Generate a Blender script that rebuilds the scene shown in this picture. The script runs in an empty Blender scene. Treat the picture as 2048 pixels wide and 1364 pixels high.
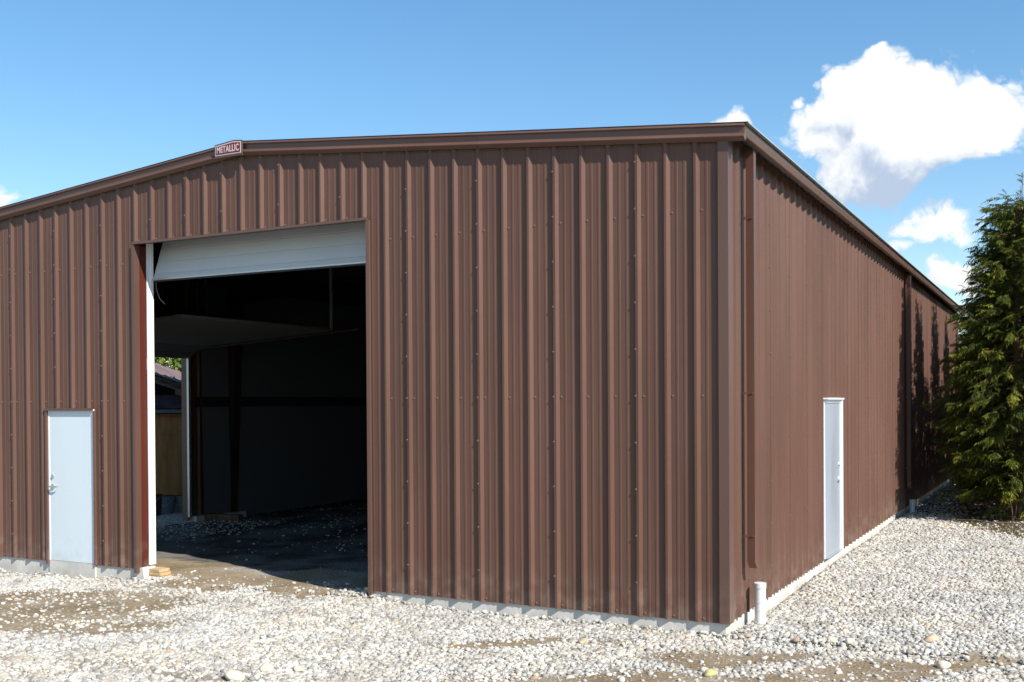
import bpy, bmesh, math, random
from mathutils import Vector, Matrix, noise, Euler

random.seed(7)
S = bpy.context.scene
COL = S.collection
R = math.radians

# ------------------------------------------------------------------ camera
cam_d = bpy.data.cameras.new('camera')
cam = bpy.data.objects.new('camera', cam_d)
COL.objects.link(cam)
S.camera = cam
yaw, pitch, roll = 0.4839, -0.0096, -0.0062
fw = Vector((-math.sin(yaw) * math.cos(pitch), math.cos(yaw) * math.cos(pitch), math.sin(pitch)))
rt = Vector((math.cos(yaw), math.sin(yaw), 0))
up = rt.cross(fw)
r2 = rt * math.cos(roll) + up * math.sin(roll)
u2 = -rt * math.sin(roll) + up * math.cos(roll)
CAM = Vector((2.9254, -10.0303, 2.1728))
M3 = Matrix((r2, u2, -fw)).transposed()
cam.matrix_world = Matrix.Translation(CAM) @ M3.to_4x4()
cam_d.sensor_width = 36
cam_d.lens = 2114.66 / 2048 * 36
cam_d.shift_y = 145.06 / 2048
cam_d.clip_start = 0.1
cam_d.clip_end = 3000

# ------------------------------------------------------------------ sun and sky
SUN = Vector((1, -0.42, 0.91)).normalized()
sun_d = bpy.data.lights.new('sun', 'SUN')
sun_d.energy = 5.0
sun_d.angle = R(0.53)
sun_d.color = (1.0, 0.955, 0.88)
sun = bpy.data.objects.new('sun', sun_d)
COL.objects.link(sun)
sun.rotation_euler = SUN.to_track_quat('Z', 'Y').to_euler()
sun.location = SUN * 60

W = bpy.data.worlds.new('World')
S.world = W
W.use_nodes = True
W.cycles.sampling_method = 'MANUAL'
W.cycles.sample_map_resolution = 256
SKY_STRENGTH = 0.075
EXPOSURE = 0.62
S.view_settings.view_transform = 'Standard'
S.view_settings.look = 'None'
S.view_settings.gamma = 1
S.view_settings.use_curve_mapping = False
S.view_settings.exposure = EXPOSURE


class NT:
    """small helper to write node trees"""
    def __init__(s, tree):
        s.t = tree
        s.n = tree.nodes
        s.l = tree.links

    def new(s, typ, **kw):
        n = s.n.new(typ)
        for k, v in kw.items():
            setattr(n, k, v)
        return n

    def put(s, sock, v):
        if isinstance(v, bpy.types.NodeSocket):
            s.l.new(v, sock)
        elif v is not None:
            if isinstance(v, (tuple, list, Vector)) and sock.type == 'RGBA' and len(v) == 3:
                v = (*v, 1)
            sock.default_value = v

    def math(s, op, a, b=None, c=None, clamp=False):
        n = s.new('ShaderNodeMath', operation=op, use_clamp=clamp)
        s.put(n.inputs[0], a)
        if b is not None: s.put(n.inputs[1], b)
        if c is not None: s.put(n.inputs[2], c)
        return n.outputs[0]

    def vmath(s, op, a, b=None, scale=None):
        n = s.new('ShaderNodeVectorMath', operation=op)
        s.put(n.inputs[0], a)
        if b is not None: s.put(n.inputs[1], b)
        if scale is not None: s.put(n.inputs['Scale'], scale)
        return n.outputs['Value'] if op in ('DOT_PRODUCT', 'LENGTH', 'DISTANCE') else n.outputs[0]

    def mix(s, f, a, b, blend='MIX'):
        n = s.new('ShaderNodeMix', data_type='RGBA', blend_type=blend)
        s.put(n.inputs[0], f); s.put(n.inputs[6], a); s.put(n.inputs[7], b)
        return n.outputs[2]

    def ramp(s, v, a, b, lo=0.0, hi=1.0, smooth=True):
        n = s.new('ShaderNodeMapRange', interpolation_type='SMOOTHSTEP' if smooth else 'LINEAR')
        s.put(n.inputs[0], v); s.put(n.inputs[1], a); s.put(n.inputs[2], b)
        s.put(n.inputs[3], lo); s.put(n.inputs[4], hi)
        return n.outputs[0]

    def noise(s, vec, scale, detail=4, rough=0.55, dist=0.0):
        n = s.new('ShaderNodeTexNoise')
        if vec is not None: s.put(n.inputs['Vector'], vec)
        n.inputs['Scale'].default_value = scale
        n.inputs['Detail'].default_value = detail
        n.inputs['Roughness'].default_value = rough
        n.inputs['Distortion'].default_value = dist
        return n.outputs[0]

    def noisec(s, vec, scale, detail=3):
        n = s.new('ShaderNodeTexNoise')
        if vec is not None: s.put(n.inputs['Vector'], vec)
        n.inputs['Scale'].default_value = scale
        n.inputs['Detail'].default_value = detail
        return n.outputs[1]

    def voro(s, vec, scale, detail=0.0, feature='F1'):
        n = s.new('ShaderNodeTexVoronoi', feature=feature)
        s.put(n.inputs['Vector'], vec)
        n.inputs['Scale'].default_value = scale
        n.inputs['Detail'].default_value = detail
        return n


def build_world():
    k = NT(W.node_tree)
    k.n.clear()
    out = k.new('ShaderNodeOutputWorld')
    bg = k.new('ShaderNodeBackground')
    k.l.new(bg.outputs[0], out.inputs[0])
    sky = k.new('ShaderNodeTexSky', sky_type='NISHITA')
    sky.sun_disc = False
    sky.sun_elevation = math.asin(SUN.z)
    sky.sun_rotation = math.atan2(SUN.x, SUN.y)
    sky.altitude = 100
    sky.air_density = 1.0
    sky.dust_density = 0.35
    sky.ozone_density = 1.6
    tc = k.new('ShaderNodeTexCoord')
    D = tc.outputs['Generated']

    def azel(vec):
        sp = k.new('ShaderNodeSeparateXYZ'); k.put(sp.inputs[0], vec)
        az = k.math('ARCTAN2', sp.outputs[0], sp.outputs[1])
        el = k.math('ARCSINE', sp.outputs[2])
        return az, el
    # cumulus banks: azimuth, elevation, half width, half height (degrees), strength
    banks = [(-7.2, 14.0, 5.6, 3.2, 1.0), (-9.6, 15.9, 2.9, 1.9, 1.0), (-4.6, 14.3, 2.7, 2.5, 1.0), (-5.0, 12.7, 2.2, 1.5, 1.0), (-9.2, 12.0, 3.2, 2.8, 1.0),
             (-11.4, 13.6, 2.6, 2.2, 1.0), (-13.3, 15.0, .9, .6, .8), (-11.9, 13.2, 2.2, 2.1, 1.0), (-10.4, 14.8, 2.2, 1.6, 1.0), (-6.6, 11.7, 2.6, 1.5, 1.0), (-10.3, 11.2, 2.2, 2.0, 1.0),
             (-5.4, 8.75, 2.6, 1.15, .80), (-7.6, 7.7, 1.7, .8, .62), (-4.4, 9.2, 1.3, .9, .75), (-4.9, 6.2, 2.2, .9, 1.0),
             (-16.2, 13.75, 1.5, .95, 1.0), (-54.4, 9.0, 1.7, .9, 1.0), (-53.6, 14.0, .8, 1.3, .30),
             (24, 14, 9, 4, 1.0), (75, 22, 9, 5, 1.0), (-100, 15, 9, 4, 1.0), (-150, 13, 12, 5, 1.0)]

    def density(vec):
        w1 = k.noisec(vec, 9.0, 2)
        wv = k.vmath('SCALE', k.vmath('SUBTRACT', w1, (.5, .5, .5)), scale=0.085)
        w2 = k.noisec(vec, 38.0, 3)
        wv2 = k.vmath('SCALE', k.vmath('SUBTRACT', w2, (.5, .5, .5)), scale=0.030)
        p = k.vmath('ADD', k.vmath('ADD', vec, wv), wv2)
        az, el = azel(k.vmath('NORMALIZE', p))
        best = None
        for a, e, rw, rh, st in banks:
            dx = k.math('DIVIDE', k.math('SUBTRACT', az, R(a)), R(rw * 1.25))
            dy = k.math('DIVIDE', k.math('SUBTRACT', el, R(e)), R(rh * 1.25))
            q = k.math('SUBTRACT', 1.0, k.math('SQRT', k.math('ADD', k.math('MULTIPLY', dx, dx), k.math('MULTIPLY', dy, dy))))
            q = k.math('MULTIPLY', q, min(1.9, max(.9, rw / 2.2)) * st)
            best = q if best is None else k.math('SMOOTH_MAX', best, q, 0.25)
        puff = k.voro(p, 26.0, 3.0).outputs['Distance']
        puff2 = k.voro(p, 85.0, 2.0).outputs['Distance']
        f = k.math('SUBTRACT', best, k.math('MULTIPLY', k.math('SUBTRACT', puff, .34), .42))
        f = k.math('SUBTRACT', f, k.math('MULTIPLY', k.math('SUBTRACT', puff2, .4), .16))
        return f
    d0 = density(D)
    toward = Vector((0.34, 0.10, 0.80)).normalized() * 0.045
    d1 = density(k.vmath('NORMALIZE', k.vmath('ADD', D, tuple(toward))))
    fine = k.noise(D, 60, 5, .6)
    a = k.ramp(k.math('ADD', d0, k.math('MULTIPLY', k.math('SUBTRACT', fine, .5), .24)), -0.02, 0.30)
    lit = k.math('SUBTRACT', d0, d1)            # cloud gets thinner towards the sun = lit side
    lit = k.math('ADD', lit, k.math('MULTIPLY', k.math('SUBTRACT', k.noise(D, 20, 5, .6), .5), .55))
    lf = k.ramp(lit, -0.75, 0.22)
    ccol = k.mix(lf, (4.5, 5.4, 6.9), (9.3, 9.4, 9.4))
    # the sky itself, a little richer in blue
    hs = k.new('ShaderNodeHueSaturation')
    hs.inputs['Saturation'].default_value = 1.34
    hs.inputs['Hue'].default_value = 0.497
    hs.inputs['Value'].default_value = 1.96
    gm_ = k.new('ShaderNodeGamma'); gm_.inputs['Gamma'].default_value = .86
    k.l.new(sky.outputs[0], gm_.inputs[0])
    k.l.new(gm_.outputs[0], hs.inputs['Color'])
    col = k.mix(k.math('MULTIPLY', a, .97), hs.outputs[0], ccol)
    k.l.new(col, bg.inputs[0])
    bg.inputs[1].default_value = SKY_STRENGTH


build_world()

# ------------------------------------------------------------------ materials
def mat(name, base, rough=.5, spec=.5, metal=0.0, fn=None):
    m = bpy.data.materials.new(name)
    m.use_nodes = True
    k = NT(m.node_tree)
    b = k.n['Principled BSDF']
    b.inputs['Base Color'].default_value = (*base, 1)
    b.inputs['Roughness'].default_value = rough
    b.inputs['Specular IOR Level'].default_value = spec
    b.inputs['Metallic'].default_value = metal
    if fn: fn(k, b, base)
    return m


def bump(k, b, h, strength, dist):
    n = k.new('ShaderNodeBump')
    n.inputs['Strength'].default_value = strength
    n.inputs['Distance'].default_value = dist
    k.put(n.inputs['Height'], h)
    k.l.new(n.outputs[0], b.inputs['Normal'])


def obco(k):
    return k.new('ShaderNodeTexCoord').outputs['Object']


def painted(var=.10, wave=.004, dust=True):
    def fn(k, b, base):
        co = obco(k)
        mp = k.new('ShaderNodeMapping'); mp.inputs['Scale'].default_value = (1, 1, .25)
        k.l.new(co, mp.inputs[0])
        n1 = k.noise(mp.outputs[0], 1.3, 4)
        n2 = k.noise(co, 90, 3, .7)
        c = k.mix(k.ramp(n1, .3, .7), tuple(x * (1 - var) for x in base), tuple(x * (1 + var) for x in base))
        oi = k.new('ShaderNodeObjectInfo')
        c = k.mix(1.0, c, k.mix(oi.outputs['Random'], (.93, .93, .93), (1.06, 1.06, 1.06)), 'MULTIPLY')
        c = k.mix(k.math('MULTIPLY', k.ramp(n2, .45, .75), .10), c, tuple(min(1, x * 1.5 + .02) for x in base))
        if dust:
            sp = k.new('ShaderNodeSeparateXYZ'); k.l.new(co, sp.inputs[0])
            dn = k.math('MULTIPLY', k.ramp(sp.outputs[2], 0.55, 0.0), k.ramp(k.noise(co, 6, 4), .35, .8))
            c = k.mix(k.math('MULTIPLY', dn, .28), c, (.34, .29, .23))
        k.put(b.inputs['Base Color'], c)
        k.put(b.inputs['Roughness'], k.ramp(n1, .2, .8, b.inputs['Roughness'].default_value - .05, b.inputs['Roughness'].default_value + .07))
        bump(k, b, k.math('ADD', k.noise(mp.outputs[0], 2.2, 2), k.math('MULTIPLY', k.noise(co, 5.5, 2), .3)), 1.0, wave * 1.8)
    return fn


BROWN = (.108, .0555, .0398)
M_sheet = mat('brown_painted_steel', BROWN, .40, .26, fn=painted())
M_trim = mat('brown_trim_steel', (.106, .057, .043), .40, .45, fn=painted(.06, .002))
M_down = mat('brown_downspout_steel', (.105, .046, .030), .38, .45, fn=painted(.06, .002, False))
M_fast = mat('brown_screw_head', (.19, .125, .105), .35, .5)
M_primer = mat('red_iron_primer', (.085, .018, .011), .6, .2, fn=painted(.10, .001))
M_white = mat('white_painted_steel', (.80, .82, .83), .40, .5, fn=painted(.03, .001))
M_door = mat('white_door_paint', (.58, .66, .70), .42, .45, fn=painted(.03, .001))
M_door2 = mat('grey_white_door_paint', (.27, .30, .345), .45, .4, fn=painted(.13, .001))
M_galv = mat('galvanised_steel', (.52, .55, .55), .38, .5, .7)
M_nickel = mat('satin_nickel', (.62, .60, .57), .3, .5, .9)
M_roof = mat('galvalume_roof', (.50, .58, .58), .35, .5, .5)
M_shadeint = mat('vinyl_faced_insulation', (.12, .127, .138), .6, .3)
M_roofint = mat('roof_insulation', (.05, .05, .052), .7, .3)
M_black = mat('black_rubber', (.02, .02, .02), .6, .4)
M_signred = mat('dark_red_enamel', (.17, .008, .016), .4, .4)
M_signwhite = mat('white_enamel', (.50, .49, .49), .4, .4)
M_pvc = mat('white_pvc', (.62, .63, .63), .32, .5)
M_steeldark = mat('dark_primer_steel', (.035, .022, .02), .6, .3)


def concrete_fn(k, b, base):
    co = obco(k)
    n1 = k.noise(co, 1.7, 6, .65); n2 = k.noise(co, 45, 4, .6)
    c = k.mix(k.ramp(n1, .3, .72), (.45, .435, .40), (.62, .595, .55))
    c = k.mix(k.math('MULTIPLY', k.ramp(n2, .55, .8), .35), c, (.24, .235, .22))
    sp = k.new('ShaderNodeSeparateXYZ'); k.l.new(co, sp.inputs[0])
    stain = k.math('MULTIPLY', k.ramp(sp.outputs[2], -.02, -.12), k.ramp(k.noise(co, 3.1, 3), .4, .7))
    c = k.mix(k.math('MULTIPLY', stain, .4), c, (.33, .29, .22))
    k.put(b.inputs['Base Color'], c)
    bump(k, b, n2, .6, .004)


M_curtain = mat('off_white_door_slat', (.50, .525, .52), .45, .4, fn=painted(.04, .001, False))
M_secdoor = mat('grey_foam_backed_door', (.13, .135, .13), .7, .2)
M_conc = mat('cast_concrete', (.4, .4, .38), .9, .2, fn=concrete_fn)


def wood(dark, light, sc=(2, 30, 30)):
    def fn(k, b, base):
        co = obco(k)
        mp = k.new('ShaderNodeMapping'); mp.inputs['Scale'].default_value = sc
        k.l.new(co, mp.inputs[0])
        n = k.noise(mp.outputs[0], 1.0, 6, .65, .4)
        n2 = k.noise(co, 2.3, 4)
        c = k.mix(k.ramp(n, .3, .7), dark, light)
        c = k.mix(k.math('MULTIPLY', k.ramp(n2, .45, .75), .5), c, tuple(x * .55 for x in dark))
        k.put(b.inputs['Base Color'], c)
        bump(k, b, n, .5, .003)
    return fn


M_lumber = mat('rough_lumber', (.45, .32, .18), .8, .2, fn=wood((.36, .24, .12), (.56, .42, .24)))
M_ply = mat('orange_plywood', (.33, .16, .06), .7, .25, fn=wood((.58, .28, .09), (.80, .45, .17), (7, 7, 1.1)))
M_grey_wood = mat('weathered_boards', (.3, .29, .28), .85, .2, fn=wood((.20, .20, .20), (.40, .40, .39), (20, 1.5, 20)))
M_darkboard = mat('dark_grey_boards', (.10, .10, .12), .8, .2, fn=wood((.07, .072, .085), (.13, .13, .15), (20, 1.5, 20)))
M_shedroof = mat('faded_brown_roofing', (.16, .12, .12), .7, .25, fn=painted(.15, .003, False))
M_bark = mat('cedar_bark', (.12, .075, .05), .9, .15, fn=wood((.07, .045, .03), (.19, .125, .085), (14, 14, 2)))
M_twig = mat('dry_grey_branch', (.24, .2, .17), .9, .15, fn=wood((.12, .09, .07), (.36, .31, .26), (14, 14, 14)))


def attr(k, name, typ='GEOMETRY'):
    n = k.new('ShaderNodeAttribute', attribute_type=typ, attribute_name=name)
    return n


def leaf_mat(name, c0, c1, c2, trans=.25, rough=.5):
    m = bpy.data.materials.new(name)
    m.use_nodes = True
    k = NT(m.node_tree)
    b = k.n['Principled BSDF']
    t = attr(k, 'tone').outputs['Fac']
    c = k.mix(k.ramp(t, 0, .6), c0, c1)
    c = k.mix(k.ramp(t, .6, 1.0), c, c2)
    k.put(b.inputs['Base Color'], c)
    b.inputs['Roughness'].default_value = rough
    b.inputs['Specular IOR Level'].default_value = .12
    tr = k.new('ShaderNodeBsdfTranslucent')
    k.put(tr.inputs[0], k.mix(.5, c, c2))
    mx = k.new('ShaderNodeMixShader'); mx.inputs[0].default_value = trans
    k.l.new(b.outputs[0], mx.inputs[1]); k.l.new(tr.outputs[0], mx.inputs[2])
    k.l.new(mx.outputs[0], k.n['Material Output'].inputs[0])
    return m


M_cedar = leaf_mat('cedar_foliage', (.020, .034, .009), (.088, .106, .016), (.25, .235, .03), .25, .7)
M_rhodo = leaf_mat('rhododendron_leaf', (.04, .075, .02), (.09, .13, .03), (.19, .20, .05), .25, .35)
M_bush = leaf_mat('broad_leaf_green', (.05, .09, .015), (.12, .18, .03), (.24, .27, .06), .35)
M_grass = leaf_mat('moss_green', (.04, .06, .012), (.09, .12, .025), (.17, .17, .05), .3)


def stone_fn(k, b, base):
    t = attr(k, 'tone', 'INSTANCER').outputs['Fac']
    h = attr(k, 'hue', 'INSTANCER').outputs['Fac']
    co = obco(k)
    zone = k.noise(k.new('ShaderNodeNewGeometry').outputs['Position'], .55, 4, .6)
    hz = k.math('ADD', k.math('MULTIPLY', h, .6), k.math('MULTIPLY', k.ramp(zone, .35, .65), .4))
    c = k.mix(k.ramp(hz, .15, .9, smooth=False), (.395, .398, .39), (.46, .405, .32))
    c = k.mix(k.ramp(t, .55, .95), c, (.53, .51, .47))
    c = k.mix(k.ramp(t, .30, .02), c, (.235, .22, .20))
    c = k.mix(1.0, c, k.mix(k.ramp(k.noise(k.new('ShaderNodeNewGeometry').outputs['Position'], 1.9, 4, .6), .35, .68), (.80, .79, .77), (1.08, 1.07, 1.05)), 'MULTIPLY')
    c = k.mix(k.ramp(h, .985, .995), c, (.36, .26, .17))
    k.put(b.inputs['Base Color'], c)


M_stone = mat('washed_gravel', (.6, .58, .54), .8, .25, fn=stone_fn)


def cobble_fn(k, b, base):
    co = obco(k)
    n = k.noise(co, 14, 5, .6)
    c = k.mix(k.ramp(n, .3, .7), tuple(x * .75 for x in base), tuple(min(1, x * 1.15) for x in base))
    k.put(b.inputs['Base Color'], c)
    bump(k, b, k.noise(co, 60, 4), .5, .003)


M_cob = [mat('pale_cobble', (.60, .53, .40), .8, .25, fn=cobble_fn), mat('tan_cobble', (.46, .36, .24), .8, .25, fn=cobble_fn),
         mat('yellowish_cobble', (.42, .38, .17), .8, .25, fn=cobble_fn)]


def ground_fn(k, b, base):
    co = obco(k)
    dirt = attr(k, 'dirt').outputs['Fac']
    soil = attr(k, 'soil').outputs['Fac']  # soil strip, and the lane's painted-in tree shade
    inside = attr(k, 'inside').outputs['Fac']
    v = k.voro(co, 32.0, 0)
    v2 = k.voro(co, 70.0, 0)
    grey = k.new('ShaderNodeSeparateColor'); k.l.new(v.outputs['Color'], grey.inputs[0])
    st = k.mix(grey.outputs[0], (.28, .265, .24), (.43, .405, .365))
    st = k.mix(k.ramp(v.outputs['Distance'], .35, .70), st, (.24, .22, .19))
    n1 = k.noise(co, 1.2, 5, .6); n2 = k.noise(co, 22, 5, .65); n3 = k.noise(co, 120, 3, .7)
    dc = k.mix(k.ramp(n1, .3, .7), (.17, .122, .070), (.275, .218, .145))
    dc = k.mix(k.ramp(k.noise(co, 5.5, 5, .65), .52, .74), dc, (.31, .285, .24))
    dc = k.mix(k.math('MULTIPLY', k.ramp(n2, .5, .75), .6), dc, (.40, .36, .29))
    dc = k.mix(k.math('MULTIPLY', k.ramp(n3, .6, .8), .5), dc, (.55, .51, .44))
    nn = k.math('ADD', dirt, k.math('MULTIPLY', k.math('SUBTRACT', n2, .5), .9))
    c = k.mix(k.ramp(nn, .30, .62), st, dc)
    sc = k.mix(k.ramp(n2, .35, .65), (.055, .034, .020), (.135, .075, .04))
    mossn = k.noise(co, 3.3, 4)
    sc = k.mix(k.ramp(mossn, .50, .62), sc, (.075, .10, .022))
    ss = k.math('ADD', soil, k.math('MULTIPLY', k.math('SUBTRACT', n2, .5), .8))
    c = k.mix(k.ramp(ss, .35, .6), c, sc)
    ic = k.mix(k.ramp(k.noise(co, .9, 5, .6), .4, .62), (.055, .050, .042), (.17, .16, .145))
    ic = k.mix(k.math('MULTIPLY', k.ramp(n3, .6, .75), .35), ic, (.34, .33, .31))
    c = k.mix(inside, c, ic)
    k.put(b.inputs['Base Color'], c)
    h = k.math('ADD', k.math('MULTIPLY', v.outputs['Distance'], -.6), k.math('MULTIPLY', n2, .7))
    bump(k, b, h, .7, .02)


M_ground = mat('gravelly_ground', (.4, .36, .3), .95, .15, fn=ground_fn)

# ------------------------------------------------------------------ mesh helpers
class MB:
    def __init__(s):
        s.v = []; s.f = []; s.tone = []

    def quad(s, a, b, c, d):
        i = len(s.v); s.v += [tuple(a), tuple(b), tuple(c), tuple(d)]; s.f.append((i, i + 1, i + 2, i + 3))

    def poly(s, pts):
        i = len(s.v); s.v += [tuple(p) for p in pts]; s.f.append(tuple(range(i, i + len(pts))))

    def box(s, x0, x1, y0, y1, z0, z1):
        i = len(s.v)
        s.v += [(x0, y0, z0), (x1, y0, z0), (x1, y1, z0), (x0, y1, z0), (x0, y0, z1), (x1, y0, z1), (x1, y1, z1), (x0, y1, z1)]
        for q in ((0, 3, 2, 1), (4, 5, 6, 7), (0, 1, 5, 4), (1, 2, 6, 5), (2, 3, 7, 6), (3, 0, 4, 7)):
            s.f.append(tuple(i + j for j in q))

    def extrude(s, prof, place, t0, t1, caps=True, closed=True):
        """prof: list of 2d points; place(p, t) -> 3d"""
        i = len(s.v); n = len(prof)
        s.v += [tuple(place(p, t0)) for p in prof] + [tuple(place(p, t1)) for p in prof]
        for j in range(n if closed else n - 1):
            k = (j + 1) % n
            s.f.append((i + j, i + k, i + n + k, i + n + j))
        if caps and closed:
            s.f.append(tuple(i + j for j in reversed(range(n)))); s.f.append(tuple(i + n + j for j in range(n)))

    def tube(s, pts, radii, n=8, cap=True):
        i0 = len(s.v)
        pts = [Vector(p) for p in pts]
        for j, p in enumerate(pts):
            d = (pts[min(j + 1, len(pts) - 1)] - pts[max(j - 1, 0)]).normalized()
            a = Vector((0, 0, 1)) if abs(d.z) < .9 else Vector((1, 0, 0))
            x = d.cross(a).normalized(); y = d.cross(x)
            r = radii[j] if isinstance(radii, (list, tuple)) else radii
            for m in range(n):
                t = 2 * math.pi * m / n
                s.v.append(tuple(p + (x * math.cos(t) + y * math.sin(t)) * r))
        for j in range(len(pts) - 1):
            for m in range(n):
                a = i0 + j * n + m; b2 = i0 + j * n + (m + 1) % n
                s.f.append((a, b2, b2 + n, a + n))
        if cap:
            s.f.append(tuple(i0 + m for m in reversed(range(n))))
            e = i0 + (len(pts) - 1) * n
            s.f.append(tuple(e + m for m in range(n)))

    def mesh(s, name, m, smooth=False):
        me = bpy.data.meshes.new(name)
        me.from_pydata(s.v, [], s.f)
        me.materials.append(m)
        if s.tone:
            at = me.attributes.new('tone', 'FLOAT', 'POINT')
            at.data.foreach_set('value', s.tone)
        bm = bmesh.new(); bm.from_mesh(me)
        if not s.tone:
            bmesh.ops.recalc_face_normals(bm, faces=bm.faces)
        bm.to_mesh(me); bm.free()
        if smooth:
            me.polygons.foreach_set('use_smooth', [True] * len(me.polygons))
        me.update()
        return me

    def build(s, name, m, parent=None, smooth=False, bev=0):
        o = bpy.data.objects.new(name, s.mesh(name, m, smooth))
        COL.objects.link(o)
        if parent: o.parent = parent
        if bev:
            md = o.modifiers.new('bevel', 'BEVEL'); md.width = bev; md.segments = 2; md.limit_method = 'ANGLE'
        return o


def tag(o, label=None, cat=None, group=None, kind=None):
    if label: o['label'] = label
    if cat: o['category'] = cat
    if group: o['group'] = group
    if kind: o['kind'] = kind
    return o


def empty(name, label=None, cat=None, group=None, loc=(0, 0, 0)):
    o = bpy.data.objects.new(name, None); COL.objects.link(o)
    o.location = loc; o.empty_display_size = .2
    return tag(o, label, cat, group)


def copy_tree(o, parent=None):
    c = o.copy(); COL.objects.link(c)
    if parent: c.parent = parent
    for ch in list(o.children): copy_tree(ch, c)
    return c


# ------------------------------------------------------------------ dimensions of the building
WID, LEN = 12.19, 24.4
RIDGE_X = -6.10
PIT = 0.0915
EAVE_TOP = 4.836            # top edge of the rake trim at the right corner (x = .207)


def rake(x):                # top line of the rake trim
    xr = .207
    if x >= RIDGE_X: return EAVE_TOP + (xr - x) * PIT
    return EAVE_TOP + (xr - RIDGE_X) * PIT - (RIDGE_X - x) * PIT


OPX0, OPX1, OPZ = -7.925, -4.215, 4.295      # big door opening
DX0, DX1, DZ = -9.655, -8.72, 2.14           # small front door
SDY0, SDY1, SDZ = 4.60, 5.76, 2.20           # side door
SEC_Y0, SEC_Y1, SEC_Z = 1.6, 5.12, 3.40      # opening in the far left wall


# ------------------------------------------------------------------ ground
def gz(x, y):
    """height of the ground"""
    z = -.122
    # strip in front of the front wall
    if y < .6:
        z += -.075 * min(1, max(0, (-x - 7.6) / 3.0)) + .05 * math.exp(-((x + 4.3) / 1.1) ** 2)
    z += .045 * noise.noise(Vector((x * .35, y * .35, 1.7))) + .018 * noise.noise(Vector((x * 1.3, y * 1.3, 4.1)))
    z += .010 * noise.noise(Vector((x * 3.7, y * 3.7, 2.1)))
    if -12.1 < x < -.05 and 0 < y < LEN:
        z += .035
    if x > 1.0 and y > 8.6:
        z += .10 * min(1, (x - 1.0) / 1.2) * min(1, (y - 8.6) / 2.0)
    if x > 0 and y > 0:
        z += .045
    near = max(abs(x) - 14, abs(y) - 26, 0)
    if near > 0: z = z * max(0, 1 - near / 8) - .1 * min(1, near / 8)
    return z


DIRT = [(-7.7, -1.75, 1.9, .55, 1.1), (-7.0, -1.1, 1.3, .16, .75), (-6.0, -2.75, 1.2, .14, .6), (-9.3, -2.2, 1.6, .5, .9), (-7.4, -2.6, 1.0, .16, .8), (-6.6, -1.35, .9, .2, .75), (-6.7, -2.75, 1.3, .24, 1.0), (-5.9, -2.25, .9, .22, .8), (-8.5, -3.3, 2.0, .5, 1.0),
        (-6.5, .25, 1.1, .24, 1.0), (-8.6, 1.0, 1.2, .5, .8), (-5.2, .15, .6, .25, .8), (-1.9, -1.18, .75, .10, .9), (-1.0, -.75, .5, .12, .55),
        (.45, -.62, .55, .12, .95), (-.1, -1.0, .5, .13, .8), (.35, -1.5, 1.0, .18, .85), (1.35, -.85, .65, .17, .95), (1.75, -.35, .7, .13, .8), (2.2, -.15, .5, .1, .6),
        (-.4, -2.2, 1.5, .25, .8), (1.6, -2.2, 1.8, .35, .9), (-3.6, -3.4, .8, .12, .5), (-4.6, -3.7, 1.0, .12, .5), (-10.5, -1.9, 1.4, .35, .8)]


def dirt(x, y):
    wx = x + .35 * noise.noise(Vector((x * 1.1, y * 1.1, 9.0))) + .15 * noise.noise(Vector((x * 3.5, y * 3.5, 5.0)))
    wy = y + .25 * noise.noise(Vector((x * 1.1, y * 1.1, 19.0))) + .10 * noise.noise(Vector((x * 3.5, y * 3.5, 15.0)))
    # the ruts run roughly towards the lower left of the yard
    d = 0
    for cx, cy, rx, ry, s in DIRT:
        a, b2 = wx - cx, wy - cy
        ca, sa = .90, .44
        u, v = a * ca + b2 * sa, -a * sa + b2 * ca
        q = (u / rx) ** 2 + (v / (ry * 1.75)) ** 2
        if q < 4: d = max(d, s * math.exp(-q * .9))
    d *= 1.2
    if OPX0 < x < OPX1 and -.1 < y < 3:
        d = max(d, min(1, (y + .1) / .5) * (.62 + .5 * noise.noise(Vector((x * 1.6, y * 2.4, 51.0)))))
    return min(1, d)


def soil(x, y):  # real soil by the cedars, plus tree shade painted along the lane
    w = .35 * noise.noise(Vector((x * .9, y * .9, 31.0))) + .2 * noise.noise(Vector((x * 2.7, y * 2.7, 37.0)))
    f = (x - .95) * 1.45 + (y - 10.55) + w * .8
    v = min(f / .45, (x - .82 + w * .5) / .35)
    if x > .04 and y > 11.3: v = max(v, min(.80, (y - 11.3) / 1.6) + .3 * w)     # trees' shade on the lane, painted in with dark soil colour
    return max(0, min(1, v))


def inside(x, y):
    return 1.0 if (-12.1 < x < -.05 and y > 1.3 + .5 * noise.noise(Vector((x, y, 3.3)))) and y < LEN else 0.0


def axis(lo, hi, step, far):
    a = []
    t = lo
    while t <= hi + 1e-6:
        a.append(t); t += step
    s = step
    left, right = [], []
    x = lo
    while x > -far:
        s *= 1.5; x -= s; left.append(x)
    s = step; x = hi
    while x < far:
        s *= 1.5; x += s; right.append(x)
    return list(reversed(left)) + a + right


xs = axis(-15.0, 5.5, .14, 700)
ys = axis(-6.5, 25.0, .14, 700)
gv = [(x, y, gz(x, y)) for y in ys for x in xs]
nx, ny = len(xs), len(ys)
gf = [(j * nx + i, j * nx + i + 1, (j + 1) * nx + i + 1, (j + 1) * nx + i) for j in range(ny - 1) for i in range(nx - 1)]
gm = bpy.data.meshes.new('ground')
gm.from_pydata(gv, [], gf)
gm.materials.append(M_ground)
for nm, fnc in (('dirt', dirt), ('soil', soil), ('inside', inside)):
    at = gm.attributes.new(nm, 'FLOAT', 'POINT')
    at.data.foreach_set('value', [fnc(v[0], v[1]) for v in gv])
gm.polygons.foreach_set('use_smooth', [True] * len(gm.polygons))
ground = bpy.data.objects.new('ground', gm)
COL.objects.link(ground)
tag(ground, kind='structure')


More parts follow.
